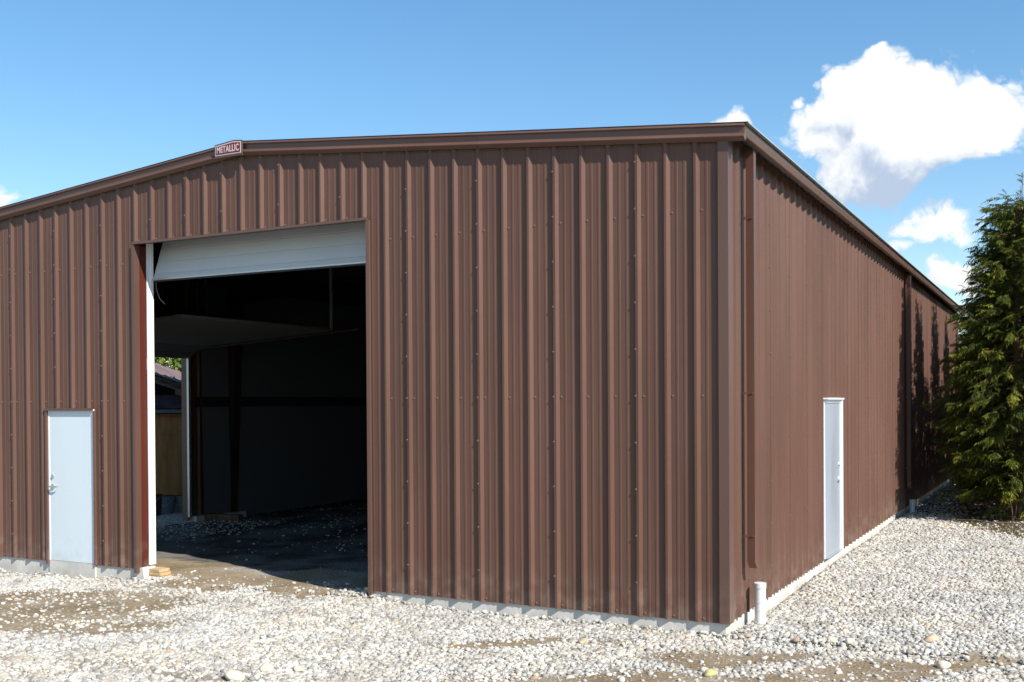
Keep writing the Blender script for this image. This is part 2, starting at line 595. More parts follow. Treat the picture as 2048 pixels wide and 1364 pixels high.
# ------------------------------------------------------------------ gravel: thousands of rounded stones, one object
def gravel_tree(seed, dens, smin, smax):
    t = bpy.data.node_groups.new('gravel_stones', 'GeometryNodeTree')
    t.interface.new_socket('Geometry', in_out='INPUT', socket_type='NodeSocketGeometry')
    t.interface.new_socket('Geometry', in_out='OUTPUT', socket_type='NodeSocketGeometry')
    k = NT(t)
    gi = k.new('NodeGroupInput'); go = k.new('NodeGroupOutput')
    dp = k.new('GeometryNodeDistributePointsOnFaces', distribute_method='RANDOM')
    k.l.new(gi.outputs[0], dp.inputs['Mesh'])
    na = k.new('GeometryNodeInputNamedAttribute', data_type='FLOAT'); na.inputs['Name'].default_value = 'cover'
    dm = k.math('MULTIPLY', na.outputs['Attribute'], dens)
    k.put(dp.inputs['Density'], dm)
    dp.inputs['Seed'].default_value = seed

    def rnd(lo, hi, sd, typ='FLOAT'):
        n = k.new('FunctionNodeRandomValue', data_type=typ)
        ii = {'FLOAT': (2, 3), 'FLOAT_VECTOR': (0, 1), 'INT': (4, 5)}[typ]
        n.inputs[ii[0]].default_value = lo; n.inputs[ii[1]].default_value = hi
        n.inputs['Seed'].default_value = sd
        return {'FLOAT': n.outputs[1], 'FLOAT_VECTOR': n.outputs[0], 'INT': n.outputs[2]}[typ]
    # six pebble shapes
    g2i = k.new('GeometryNodeGeometryToInstance')
    for j in range(6):
        ico = k.new('GeometryNodeMeshIcoSphere'); ico.inputs['Radius'].default_value = 1; ico.inputs['Subdivisions'].default_value = 2
        sp = k.new('GeometryNodeSetPosition')
        pos = k.new('GeometryNodeInputPosition')
        nz = k.new('ShaderNodeTexNoise'); nz.inputs['Scale'].default_value = .8; nz.inputs['Detail'].default_value = 1
        off = k.vmath('ADD', pos.outputs[0], (j * 7.3, j * 3.1, j * 5.7))
        k.l.new(off, nz.inputs['Vector'])
        sc = k.math('ADD', k.math('MULTIPLY', nz.outputs[0], 1.3), .40)
        flat = k.vmath('MULTIPLY', pos.outputs[0], (1.0 + .12 * (j % 3), .82 + .05 * (j % 2), .55 + .06 * (j % 4)))
        k.l.new(ico.outputs['Mesh'], sp.inputs['Geometry'])
        k.l.new(k.vmath('SCALE', flat, scale=sc), sp.inputs['Position'])
        sm = k.new('GeometryNodeSetShadeSmooth')
        k.l.new(sp.outputs[0], sm.inputs[0])
        stm = k.new('GeometryNodeSetMaterial'); stm.inputs['Material'].default_value = M_stone
        k.l.new(sm.outputs[0], stm.inputs[0])
        k.l.new(stm.outputs[0], g2i.inputs[0])
    ip = k.new('GeometryNodeInstanceOnPoints')
    k.l.new(dp.outputs['Points'], ip.inputs['Points'])
    k.l.new(g2i.outputs[0], ip.inputs['Instance'])
    ip.inputs['Pick Instance'].default_value = True
    k.l.new(rnd(0, 5, 3, 'INT'), ip.inputs['Instance Index'])
    rv = rnd((-.55, -.55, 0), (.55, .55, 6.28), 5, 'FLOAT_VECTOR')
    e2r = k.new('FunctionNodeEulerToRotation'); k.l.new(rv, e2r.inputs[0])
    k.l.new(e2r.outputs[0], ip.inputs['Rotation'])
    r1 = rnd(0., 1., 8)
    size = k.math('ADD', smin, k.math('MULTIPLY', k.math('POWER', r1, 2.7), smax - smin))
    k.l.new(size, ip.inputs['Scale'])
    tr = k.new('GeometryNodeTranslateInstances')
    k.l.new(ip.outputs[0], tr.inputs[0])
    cb = k.new('ShaderNodeCombineXYZ'); k.l.new(rnd(-.009, .007, 14), cb.inputs[2])
    k.l.new(cb.outputs[0], tr.inputs['Translation']); tr.inputs['Local Space'].default_value = False
    prev = tr.outputs[0]
    for nm, sd in (('tone', 21), ('hue', 22)):
        s2 = k.new('GeometryNodeStoreNamedAttribute', data_type='FLOAT', domain='INSTANCE')
        s2.inputs['Name'].default_value = nm
        k.l.new(prev, s2.inputs['Geometry']); k.l.new(rnd(0., 1., sd), s2.inputs['Value'])
        prev = s2.outputs[0]
    k.l.new(prev, go.inputs[0])
    return t


def cover_at(x, y):
    # footprint of walls stays free of stones
    if -12.25 < x < .02 and -.02 < y < .22 and not (OPX0 + .15 < x < OPX1 - .02): return 0
    if -.2 < x < .035 and 0 <= y < LEN: return 0
    d = dirt(x, y); s = soil(x, y)
    c = 1.0
    dd = d + .30 * noise.noise(Vector((x * 5, y * 5, 44.0))) + .22 * noise.noise(Vector((x * 14, y * 14, 24.0)))
    c *= 1 - .93 * max(0, min(1, (dd - .17) / .45))
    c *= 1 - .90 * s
    c *= max(.45, min(1, .86 + .75 * noise.noise(Vector((x * 1.7, y * 2.3, 61.0))) + .35 * noise.noise(Vector((x * 6, y * 6, 71.0)))))
    if -12.1 < x < -.1 and y > .05:
        f = min(1, (y - .05) / .8)
        c *= 1 - f * (.988 - .05 * max(0, noise.noise(Vector((x * .6, y * .6, 8.0)))))
        if x < -10.3 and 3.0 < y < 6: c = max(c, .16)
    return max(0, c)


def in_view(x, y):
    d = Vector((x, y, -.1)) - CAM
    z = d.dot(fw)
    if z < 1: return False
    u = .5 + 2114.66 / 2048 * d.dot(r2) / z
    return -.28 < u < 1.28


def gravel_patch(x0, x1, y0, y1, step, test, dens, seed, smin, smax, label):
    n1 = int((x1 - x0) / step) + 1; n2 = int((y1 - y0) / step) + 1
    v, f, c = [], [], []
    for j in range(n2):
        for i in range(n1):
            x, y = x0 + i * step, y0 + j * step
            v.append((x, y, gz(x, y))); c.append(cover_at(x, y) if test(x, y) and in_view(x, y) else 0)
    for j in range(n2 - 1):
        for i in range(n1 - 1):
            q = (j * n1 + i, j * n1 + i + 1, (j + 1) * n1 + i + 1, (j + 1) * n1 + i)
            if max(c[a] for a in q) > 0: f.append(q)
    me = bpy.data.meshes.new('gravel'); me.from_pydata(v, [], f)
    at = me.attributes.new('cover', 'FLOAT', 'POINT'); at.data.foreach_set('value', c)
    me.materials.append(M_stone)
    o = bpy.data.objects.new('gravel', me); COL.objects.link(o)
    md = o.modifiers.new('stones', 'NODES'); md.node_group = gravel_tree(seed, dens, smin, smax)
    tag(o, label, 'gravel', kind='stuff')
    return o


gravel_patch(-12.4, 3.6, -5.2, .35, .09, lambda x, y: y < .32 and y > -5.1, 2350, 3, .008, .034, 'white washed river gravel spread before the front wall')
gravel_patch(.0, 4.2, .32, 10.9, .09, lambda x, y: y >= .32, 2200, 4, .008, .033, 'white washed river gravel along the right side wall')
gravel_patch(.0, 2.4, 10.9, 24.0, .12, lambda x, y: x < 1.9, 700, 5, .014, .032, 'shaded gravel strip between side wall and trees')
gravel_patch(-14.6, -4.0, .32, 11.5, .12, lambda x, y: y >= .32 and (x < -4.3), 800, 6, .012, .030, 'gravel scattered over the dark shed floor')

# ------------------------------------------------------------------ the building
B = empty('metal_building', 'large brown ribbed metal building with low gable roof and open roll-up door', 'building')

RIB_H, RIB_TOP, RIB_RUN = .032, .024, .030
MIN_H = .0034


def profile(a, b, ribs):
    """polyline (u, h) of the ribbed sheet between a and b"""
    pts = []
    half = RIB_TOP / 2 + RIB_RUN
    ribs = sorted(ribs)
    def add(u, h): pts.append((u, h))
    for r in ribs:
        add(r - half, 0); add(r - RIB_TOP / 2, RIB_H); add(r + RIB_TOP / 2, RIB_H); add(r + half, 0)
        for q in (.095, .175):
            m = r + half + q - .03
            add(m - .016, 0); add(m - .009, MIN_H); add(m + .009, MIN_H); add(m + .016, 0)
    pts.sort(key=lambda p: p[0])

    def hat(u):
        for (u0, h0), (u1, h1) in zip(pts, pts[1:]):
            if u0 <= u <= u1: return h0 + (h1 - h0) * (u - u0) / max(1e-9, u1 - u0)
        return 0
    res = [(a, hat(a))] + [p for p in pts if a + 1e-4 < p[0] < b - 1e-4] + [(b, hat(b))]
    return res


def sheet(mb, prof, place, zb, zt):
    for (u0, h0), (u1, h1) in zip(prof, prof[1:]):
        mb.quad(place(u0, h0, zb), place(u1, h1, zb), place(u1, h1, zt(u1)), place(u0, h0, zt(u0)))


def rib_x(k):
    return -(.541 + .3048 * k) - .020 - (RIB_TOP / 2 + RIB_RUN)


fr_ribs = [rib_x(k) for k in range(-1, 39)]
laps = [1, 4, 7, 10, 13, 16, 19, 21, 23, 26, 29, 32, 35]
lapx = sorted([rib_x(k) for k in laps])
fastf = MB()


def screw(mb, c, nrm, r=.0070, h=.009):
    c = Vector(c); nrm = Vector(nrm)
    mb.tube([c - nrm * .002, c + nrm * .003, c + nrm * .003, c + nrm * h], [r * 1.6, r * 1.6, r, r * .9], 6)


edges = sorted([-12.16] + lapx + [-.02])
pf = lambda u, h, z: (u, -h, z)
WALLTOP = lambda x: rake(x) - .13
ZB = .018
for a, b in zip(edges, edges[1:]):
    mb = MB()
    cuts = sorted(set([a, b] + [q for q in (OPX0, OPX1, DX0, DX1) if a < q < b]))
    # one edge of each sheet laps a hair proud of its neighbour
    off = .0022
    for u0, u1 in zip(cuts, cuts[1:]):
        mid = (u0 + u1) / 2
        zb = ZB
        if OPX0 < mid < OPX1: zb = OPZ
        if DX0 < mid < DX1: zb = DZ
        prof = profile(u0, u1, fr_ribs)
        sheet(mb, prof, pf, zb, WALLTOP)
        if u1 == b:     # the small return of the lap
            last = prof[-1]
            mb.quad(pf(u1, last[1], zb), pf(u1 + .012, last[1] + off, zb), pf(u1 + .012, last[1] + off, WALLTOP(u1)), pf(u1, last[1], WALLTOP(u1)))
    mb.build('wall_panel', M_sheet, B)
# screws: one beside each rib at every girt, lap screws on each lap
for k in range(-1, 38):
    x = rib_x(k) + RIB_TOP / 2 + RIB_RUN + .020
    for z in (.055, 2.238, 4.052):
        if OPX0 - .02 < x < OPX1 + .02 and z < OPZ: continue
        if DX0 - .03 < x < DX1 + .03 and z < DZ: continue
        if z > WALLTOP(x) - .1: continue
        screw(fastf, (x, 0, z), (0, -1, 0))
    if OPX0 < x < OPX1: screw(fastf, (x, -.002, OPZ + .045), (0, -1, 0))
for k in laps:
    x = rib_x(k) - .016
    z = .36
    while z < WALLTOP(x) - .12:
        ok = not (OPX0 < x < OPX1 and z < OPZ + .1) and not (DX0 < x < DX1 and z < DZ + .1)
        if ok: screw(fastf, (x, -.031, z), (-.2, -1, 0), .0065)
        z += .47
o = fastf.build('fastener', M_fast, B); o['kind'] = 'stuff'

# side wall (right, x = 0, ribs towards +x)
sd_ribs = [1.30 - .3048 * 4 + .3048 * n for n in range(0, 82)]
sd_laps = [1.30 - .3048 * 4 + .3048 * (n * 3 + 2) + 0 for n in range(0, 27)]
sedges = sorted([.02] + [q for q in sd_laps if .1 < q < LEN - .1] + [LEN])
ps = lambda u, h, z: (h, u, z)
SIDETOP = 4.80
fasts = MB()
for a, b in zip(sedges, sedges[1:]):
    mb = MB()
    cuts = sorted(set([a, b] + [q for q in (SDY0, SDY1) if a < q < b]))
    for u0, u1 in zip(cuts, cuts[1:]):
        zb = SDZ if SDY0 < (u0 + u1) / 2 < SDY1 else ZB
        prof = profile(u0, u1, sd_ribs)
        sheet(mb, prof, ps, zb, lambda u: SIDETOP)
        if u0 == a:
            h = prof[0][1]
            mb.quad(ps(a, h, zb), ps(a - .012, h + .0022, zb), ps(a - .012, h + .0022, SIDETOP), ps(a, h, SIDETOP))
    mb.build('wall_panel', M_sheet, B)
for r in sd_ribs:
    y = r + RIB_TOP / 2 + RIB_RUN + .02
    for z in (.055, 2.238, 4.052):
        if SDY0 - .05 < y < SDY1 + .05 and z < SDZ + .05: continue
        if y < 7 and z < 3: screw(fasts, (0, y, z), (1, 0, 0), .0045, .006)
for y in sd_laps:
    z = .36
    while z < SIDETOP - .2:
        if not (SDY0 < y < SDY1 and z < SDZ) and y < 14: screw(fasts, (.031, y - .012, z), (1, 0, 0), .0060)
        z += .47
o = fasts.build('fastener', M_fast, B); o['kind'] = 'stuff'

# rear wall and far left wall, plain ribbed sheets
mb = MB()
sheet(mb, [(-WID, 0), (RIDGE_X, 0), (-.02, 0)], lambda u, h, z: (u, LEN, z), ZB, WALLTOP)
mb.build('rear_wall', M_sheet, B)
mb = MB()
lw_ribs = [.3 + .3048 * n for n in range(79)]
pl = lambda u, h, z: (-WID - h, u, z)
for u0, u1, zb in ((.02, SEC_Y0, ZB), (SEC_Y0, SEC_Y1, SEC_Z), (SEC_Y1, LEN, ZB)):
    sheet(mb, profile(u0, u1, lw_ribs), pl, zb, lambda u: SIDETOP)
mb.build('left_wall', M_sheet, B)

# foundation: a concrete curb round the building, broken at the openings
mb = MB()
f0 = .016
for x0, x1 in ((-WID + .02, OPX0 - .03), (OPX1 + .035, -f0)):
    mb.box(x0, x1, f0, .24, -.6, .034)
mb.box(-.24, -f0, .24, LEN, -.6, .034)
mb.box(-WID + f0, -WID + .24, .24, SEC_Y0, -.6, .034)
mb.box(-WID + f0, -WID + .24, SEC_Y1 + .05, LEN, -.6, .034)
fnd = mb.build('foundation', M_conc, B)
mb = MB()      # concrete sill under the front door, a touch proud
mb.box(DX0 + .025, DX1 - .012, -.010, f0 - .002, -.6, .030)
mb.build('door_sill', M_conc, B)
mb = MB()      # sloped end of the curb at the left jamb
mb.poly([(OPX0 - .028, .02, .03), (OPX0 - .028, .02, -.5), (OPX0 + .16, .02, -.5), (OPX0 + .05, .02, .03)])
mb.poly([(OPX0 - .028, .24, .03), (OPX0 - .028, .24, -.5), (OPX0 + .16, .24, -.5), (OPX0 + .05, .24, .03)])
mb.quad((OPX0 - .028, .02, .03), (OPX0 + .05, .02, .03), (OPX0 + .05, .24, .03), (OPX0 - .028, .24, .03))
mb.quad((OPX0 + .05, .02, .03), (OPX0 + .16, .02, -.5), (OPX0 + .16, .24, -.5), (OPX0 + .05, .24, .03))
mb.build('footing', M_conc, B)

# corner trim
mb = MB()
CT = .034
mb.extrude([(-.066, -.003), (-.066, -CT), (CT, -CT), (CT, .125), (.003, .125), (.003, .121), (CT - .003, .121), (CT - .003, -CT + .003), (-.062, -CT + .003), (-.062, -.003)],
           lambda p, t: (p[0], p[1], t), .02, 4.74)
mb.build('corner_trim', M_trim, B)

# rake trim (gable fascia): bright lips above and below a recessed band
RK = [(.0, -.004), (-.060, 0), (-.088, -.030), (-.083, -.037), (-.064, -.043), (-.060, -.100), (-.064, -.108), (-.090, -.132), (-.088, -.139), (-.040, -.172), (-.0345, -.172), (-.0345, -.150), (0, -.150)]


def rake_piece(x0, x1):
    mb = MB()
    mb.extrude(RK, lambda p, x: (x, p[0], rake(x) + p[1]), x0, x1)
    return mb.build('rake_trim', M_trim, B)


for x0, x1 in ((-12.4, -9.3), (-9.302, RIDGE_X), (RIDGE_X, -2.72), (-2.718, .205)):
    rake_piece(x0, x1)
# foam closure strips seen as a thin line at the panel tops
mb = MB()
for k in range(-1, 38):
    x = rib_x(k)
    xa, xb = x - .3048 + .05, x - .05
    mb.quad((xa, -.010, rake(xa) - .190), (xb, -.010, rake(xb) - .190), (xb, -.010, rake(xb) - .170), (xa, -.010, rake(xa) - .170))
mb.build('foam_closure', mat('tan_foam', (.10, .075, .05), .9, .1), B)

# roof
mb = MB()
for sx in (0, 1):
    xs_ = (RIDGE_X, .245) if sx == 0 else (-12.44, RIDGE_X)
    za, zb2 = rake(xs_[0]) + .004, rake(xs_[1]) + .004
    mb.quad((xs_[0], -.07, za), (xs_[1], -.07, zb2), (xs_[1], LEN + .1, zb2), (xs_[0], LEN + .1, za))
    mb.quad((xs_[0], -.07, za - .012), (xs_[1], -.07, zb2 - .012), (xs_[1], LEN + .1, zb2 - .012), (xs_[0], LEN + .1, za - .012))
    if sx == 0:
        mb.quad((xs_[1], -.07, zb2), (xs_[1], -.07, zb2 - .012), (xs_[1], LEN + .1, zb2 - .012), (xs_[1], LEN + .1, zb2))
    n = 0
    y = .4
    while y < LEN:
        for a, b in ((xs_[0], xs_[1] - .05),):
            za, zb2 = rake(a), rake(b)
            mb.quad((a, y - .02, za + .005), (b, y - .02, zb2 + .005), (b, y, zb2 + .034), (a, y, za + .034))
            mb.quad((a, y, za + .034), (b, y, zb2 + .034), (b, y + .02, zb2 + .005), (a, y + .02, za + .005))
            mb.poly([(b, y - .02, zb2 + .003), (b, y, zb2 + .034), (b, y + .02, zb2 + .003)])
        y += .61
roof = mb.build('roof', M_roof, B)
mb = MB()
for x0, x1 in ((RIDGE_X, -.03), (-WID + .03, RIDGE_X)):
    mb.quad((x0, .02, rake(x0) - .16), (x1, .02, rake(x1) - .16), (x1, LEN - .02, rake(x1) - .16), (x0, LEN - .02, rake(x0) - .16))
mb.build('ceiling_insulation', M_roofint, B)

# gutter: long sections with a joint every six metres
GT = [(.152, -.045), (.152, -.040), (.196, -.018), (.210, -.022), (.210, -.055), (.194, -.112), (.186, -.122), (.152, -.126)]
g = None
for y0, y1 in ((-.0565, 3.43), (3.433, 11.3), (11.303, 18.0), (18.003, LEN + .1)):
    mb = MB()
    mb.extrude(GT, lambda p, t: (p[0], t, EAVE_TOP + p[1]), y0, y1)
    mb.build('gutter', M_trim, B)
mb = MB()
for y in (3.43, 11.3, 18.0):
    mb = MB()
    mb.extrude([(p[0] + .003, p[1] - .002) for p in GT], lambda p, t: (p[0], t, EAVE_TOP + p[1]), y - .012, y + .012)
    mb.build('gutter_joint', M_trim, B)

# downspouts
def downspout(y, zb):
    x0, x1, w = .062, .142, .085
    mb = MB()
    mb.box(x0, x1, y, y + w, zb + .06, 4.70)
    # kicked elbow at the foot
    e = .022
    pr = [(x0, zb + .06), (x1, zb + .06), (x1 + e, zb + .0), (x0 + e, zb + .0)]
    for a, b in zip(pr, pr[1:] + pr[:1]):
        if a[1] == b[1] == zb + .06: continue
        mb.quad((a[0], y, a[1]), (b[0], y, b[1]), (b[0], y + w, b[1]), (a[0], y + w, a[1]))
    mb.poly([(p[0], y, p[1]) for p in pr]); mb.poly([(p[0], y + w, p[1]) for p in reversed(pr)])
    d = mb.build('downspout', M_down, B)
    for z in (4.02, 2.26, .82):
        m2 = MB(); m2.box(.034, x1 - .012, y - .004, y - .0005, z - .012, z + .012)
        m2.box(.034, .062, y - .03, y - .004, z - .012, z + .012)
        screw(m2, (x1 - .025, y - .004, z), (0, -1, 0), .007)
        st = m2.build('strap', M_down, d)
    return d


downspout(.50, .50)
downspout(12.45, .42)

# header and jamb trim of the big opening
mb = MB()
mb.extrude([(.012, OPZ - .004), (-.040, OPZ - .004), (-.040, OPZ + .026), (-.034, OPZ + .026), (-.034, OPZ + .004), (.012, OPZ + .004)], lambda p, t: (t, p[0], p[1]), OPX0 - .03, OPX1 + .02)
mb.build('header_trim', M_trim, B)
mb = MB()
mb.extrude([(OPX1, .20), (OPX1, -.036), (OPX1 + .045, -.036), (OPX1 + .045, -.003), (OPX1 + .041, -.003), (OPX1 + .041, -.033), (OPX1 + .004, -.033), (OPX1 + .004, .20)],
           lambda p, t: (p[0], p[1], t), -.02, OPZ - .006)
mb.build('jamb_trim', M_trim, B)
mb = MB()
mb.extrude([(OPX0 - .045, -.003), (OPX0 - .045, -.036), (OPX0 + .002, -.036), (OPX0 + .002, .058), (OPX0 - .002, .058), (OPX0 - .004, -.033), (OPX0 - .041, -.033), (OPX0 - .041, -.003)],
           lambda p, t: (p[0], p[1], t), -.03, OPZ - .006)
mb.build('jamb_trim', M_trim, B)
mb = MB(); mb.box(OPX0 - .20, OPX0 - .003, .0135, .172, .045, OPZ - .01)
mb.build('door_post', M_primer, B)
mb = MB(); mb.box(OPX1 + .005, OPX1 + .2, .0135, .172, .045, OPZ - .01)
mb.build('door_post', M_primer, B)
mb = MB(); mb.box(OPX0 - .20, OPX1 + .2, .05, .20, OPZ + .03, OPZ + .22)
mb.build('door_header', M_steeldark, B)

# roll-up door, raised: bottom slats of the curtain still hang under the header
rd = empty('roll_up_door'); rd.parent = B
cz = OPZ + .30
for i in range(6):
    z1 = cz - i * .165; z0 = z1 - .1634
    if z0 < 3.86: z0 = 3.872
    mb = MB()
    mb.extrude([(.1985, z0), (.196, z0 + .006), (.195, (z0 + z1) / 2), (.196, z1 - .006), (.1985, z1), (.222, z1), (.222, z0)], lambda p, t: (t, p[0] + .075 + (p[1] - 3.86) * .34, p[1]), OPX0 + .03, OPX1 - .004)
    mb.build('slat', M_curtain, rd)
    if z0 <= 3.873: break
mb = MB(); mb.box(OPX0 + .03, OPX1 - .004, .262, .312, 3.845, 3.870)
mb.build('bottom_bar', M_galv, rd, bev=.004)
mb = MB(); mb.box(OPX0 + .04, OPX1 - .006, .272, .302, 3.825, 3.844)
mb.build('weather_strip', M_black, rd)
mb = MB(); mb.tube([(OPX0 + .02, .66, OPZ + .34), (OPX1 - .02, .66, OPZ + .34)], .2, 20)
mb.build('curtain_roll', M_white, rd, smooth=True)
for x0, x1 in ((OPX0 + .003, OPX0 + .020), (OPX1 - .004, OPX1 + .06)):
    mb = MB()
    sgn = 1 if x0 < -6 else -1
    xa, xb = (x0, x1)
    mb.box(xa, xb, .176, .190, .05, OPZ + .1)
    mb.box(xa, xb, .235, .285, .05, OPZ + .1)
    mb.box(xa if sgn > 0 else xb - .01, xa + .01 if sgn > 0 else xb, .190, .235, .05, OPZ + .1)
    mb.build('guide_track', M_white, rd)
# pull rope hanging by the left track
mb = MB(); mb.tube([(OPX0 + .03, .31, 3.9), (OPX0 + .04, .32, 3.72), (OPX0 + .09, .33, 3.60), (OPX0 + .16, .35, 3.53)], .006, 6)
mb.build('pull_rope', mat('grey_cord', (.12, .12, .12), .8), rd)

# small front door
def box_obj(name, m, parent, *a, bev=0):
    mb = MB(); mb.box(*a); return mb.build(name, m, parent, bev=bev)


fd = empty('front_door'); fd.parent = B
box_obj('door_leaf', M_door, fd, DX0 + .045, DX1 - .022, -.006, .040, .034, DZ - .035, bev=.003)
for a in ((DX0 + .022, DX0 + .043, -.012, .06, .032, DZ - .004), (DX1 - .020, DX1 - .002, -.022, .06, .032, DZ - .004), (DX0 + .0435, DX1 - .0205, -.012, .06, DZ - .033, DZ - .004)):
    box_obj('door_frame', M_white, fd, *a)
box_obj('head_flashing', M_trim, fd, DX0 - .02, DX1 + .012, -.046, .03, DZ, DZ + .006)
box_obj('head_flashing', M_trim, fd, DX0 - .02, DX1 + .012, -.046, -.043, DZ - .03, DZ - .0005)
for a, b in ((DX0 - .022, DX0 + .020), (DX1, DX1 + .02)):
    box_obj('side_trim', M_trim, fd, a, b, -.036, .03, -.02 if a < -9.5 else .02, DZ - .031)


def lever(parent, c, n, along, m=M_nickel):
    """lever handle on a rose; c on the door face, n outward normal, along the lever direction"""
    c = Vector(c); n = Vector(n); al = Vector(along)
    mb = MB()
    mb.tube([c, c + n * .012], .034, 16)
    mb.tube([c + n * .012, c + n * .050], .013, 10)
    p = c + n * .050
    mb.tube([p - al * .01, p + al * .05, p + al * .10 - n * .004, p + al * .125 - n * .012], [.012, .011, .010, .008], 8)
    return mb.build('handle', m, parent, smooth=False)


lever(fd, (DX0 + .105, -.006, 1.06), (0, -1, 0), (1, 0, 0))
mb = MB(); mb.tube([(DX0 + .105, -.006, 1.20), (DX0 + .105, -.022, 1.20)], .026, 16)
mb.build('lock_cylinder', M_nickel, fd)

# side door
dd = empty('side_door'); dd.parent = B
box_obj('door_leaf', M_door2, dd, -.045, .006, SDY0 + .04, SDY1 - .065, .040, SDZ - .045, bev=.003)
for a in ((-.05, .012, SDY0 + .004, SDY0 + .038, .034, SDZ - .006), (-.05, .046, SDY1 - .062, SDY1 - .006, .034, SDZ - .006), (-.05, .020, SDY0 + .0385, SDY1 - .0625, SDZ - .043, SDZ - .006)):
    box_obj('door_frame', M_white, dd, *a)
box_obj('drip_cap', M_white, dd, -.02, .062, SDY0 - .01, SDY1 + .01, SDZ, SDZ + .022)
box_obj('threshold', M_galv, dd, -.05, .05, SDY0 + .04, SDY1 - .064, .0345, .0395)
lever(dd, (.006, SDY1 - .13, 1.06), (1, 0, 0), (0, -1, 0), M_white)
mb = MB(); mb.tube([(.006, SDY1 - .13, 1.27), (.034, SDY1 - .13, 1.27)], .028, 16)
mb.build('lock_cylinder', M_white, dd)

for z in (.38, .92, 1.46, 1.98):
    mb = MB(); mb.tube([(.012, SDY0 + .037, z - .035), (.012, SDY0 + .037, z + .035)], .006, 8)
    mb.build("hinge", M_galv, dd)
for z in (.36, 1.1, 1.85):
    mb = MB(); mb.tube([(DX1 - .024, -.014, z - .05), (DX1 - .024, -.014, z + .05)], .008, 8)
    mb.build('hinge', M_galv, fd)

# the maker's sign on the ridge
sg = empty('ridge_sign'); sg.parent = B
SX0, SX1, SXC = -6.42, -5.985, -6.20


def signz(x, base):
    return base - abs(x - RIDGE_X - .02) * .10


def sign_plate(name, m, dx0, dx1, ztop, zbot, y0, y1, parent):
    mb = MB()
    xm = -6.12
    top = lambda x: ztop - (abs(x - xm)) * .095
    pts = [(dx0, zbot), (dx1, zbot), (dx1, top(dx1)), (xm, ztop), (dx0, top(dx0))]
    mb.extrude(pts, lambda p, t: (p[0], t, p[1]), y0, y1)
    return mb.build(name, m, parent)


plate = sign_plate('sign_frame', M_trim, -6.425, -5.985, 5.422, 5.228, -.112, -.092, sg)
sign_plate('sign_border', M_signwhite, -6.415, -6.00, 5.404, 5.254, -.115, -.1125, sg)
sign_plate('sign_face', M_signred, -6.403, -6.012, 5.392, 5.266, -.1175, -.1155, sg)
cu = bpy.data.curves.new('sign_lettering', 'FONT')
cu.body = 'METALLIC'; cu.align_x = 'CENTER'; cu.align_y = 'CENTER'; cu.size = .1; cu.extrude = .001; cu.offset = .0022; cu.space_character = 1.14
to = bpy.data.objects.new('sign_lettering', cu); COL.objects.link(to)
dg = bpy.context.evaluated_depsgraph_get()
me = bpy.data.meshes.new_from_object(to.evaluated_get(dg))
COL.objects.unlink(to); bpy.data.objects.remove(to)
bx = [v.co.x for v in me.vertices]; by = [v.co.y for v in me.vertices]
cx0, cx1, cy0, cy1 = min(bx), max(bx), min(by), max(by)
for v in me.vertices:
    u = (v.co.x - cx0) / (cx1 - cx0); w = (v.co.y - cy0) / (cy1 - cy0)
    X = -6.384 + u * .352
    hz = .088 - abs(X + 6.12) * .05
    v.co = (X, -.119 - v.co.z, 5.283 + w * hz)
me.materials.clear(); me.materials.append(M_signwhite)
lo = bpy.data.objects.new('sign_lettering', me); COL.objects.link(lo); lo.parent = sg

# ------------------------------------------------------------------ inside the building
# wall insulation between girts
mb = MB()
mb.quad((-WID + .25, SEC_Y1 + .25, -.12), (-WID + .25, LEN - .3, -.12), (-WID + .20, LEN - .3, 2.14), (-WID + .20, SEC_Y1 + .25, 2.14))
mb.quad((-WID + .20, SEC_Y1 + .25, 2.34), (-WID + .20, LEN - .3, 2.34), (-WID + .20, LEN - .3, 4.5), (-WID + .20, SEC_Y1 + .25, 4.5))
mb.quad((-WID + .20, .3, .05), (-WID + .20, SEC_Y0 - .2, .05), (-WID + .20, SEC_Y0 - .2, 4.5), (-WID + .20, .3, 4.5))
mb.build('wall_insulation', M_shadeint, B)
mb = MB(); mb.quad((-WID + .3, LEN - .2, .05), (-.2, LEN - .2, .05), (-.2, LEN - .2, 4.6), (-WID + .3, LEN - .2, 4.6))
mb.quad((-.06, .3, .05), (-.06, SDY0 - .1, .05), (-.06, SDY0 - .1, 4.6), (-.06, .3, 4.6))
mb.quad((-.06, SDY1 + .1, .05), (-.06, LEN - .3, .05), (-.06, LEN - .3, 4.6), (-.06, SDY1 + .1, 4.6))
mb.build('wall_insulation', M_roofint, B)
box_obj('girt', M_steeldark, B, -WID + .03, -WID + .23, SEC_Y1 + .24, LEN - .3, 2.145, 2.335)
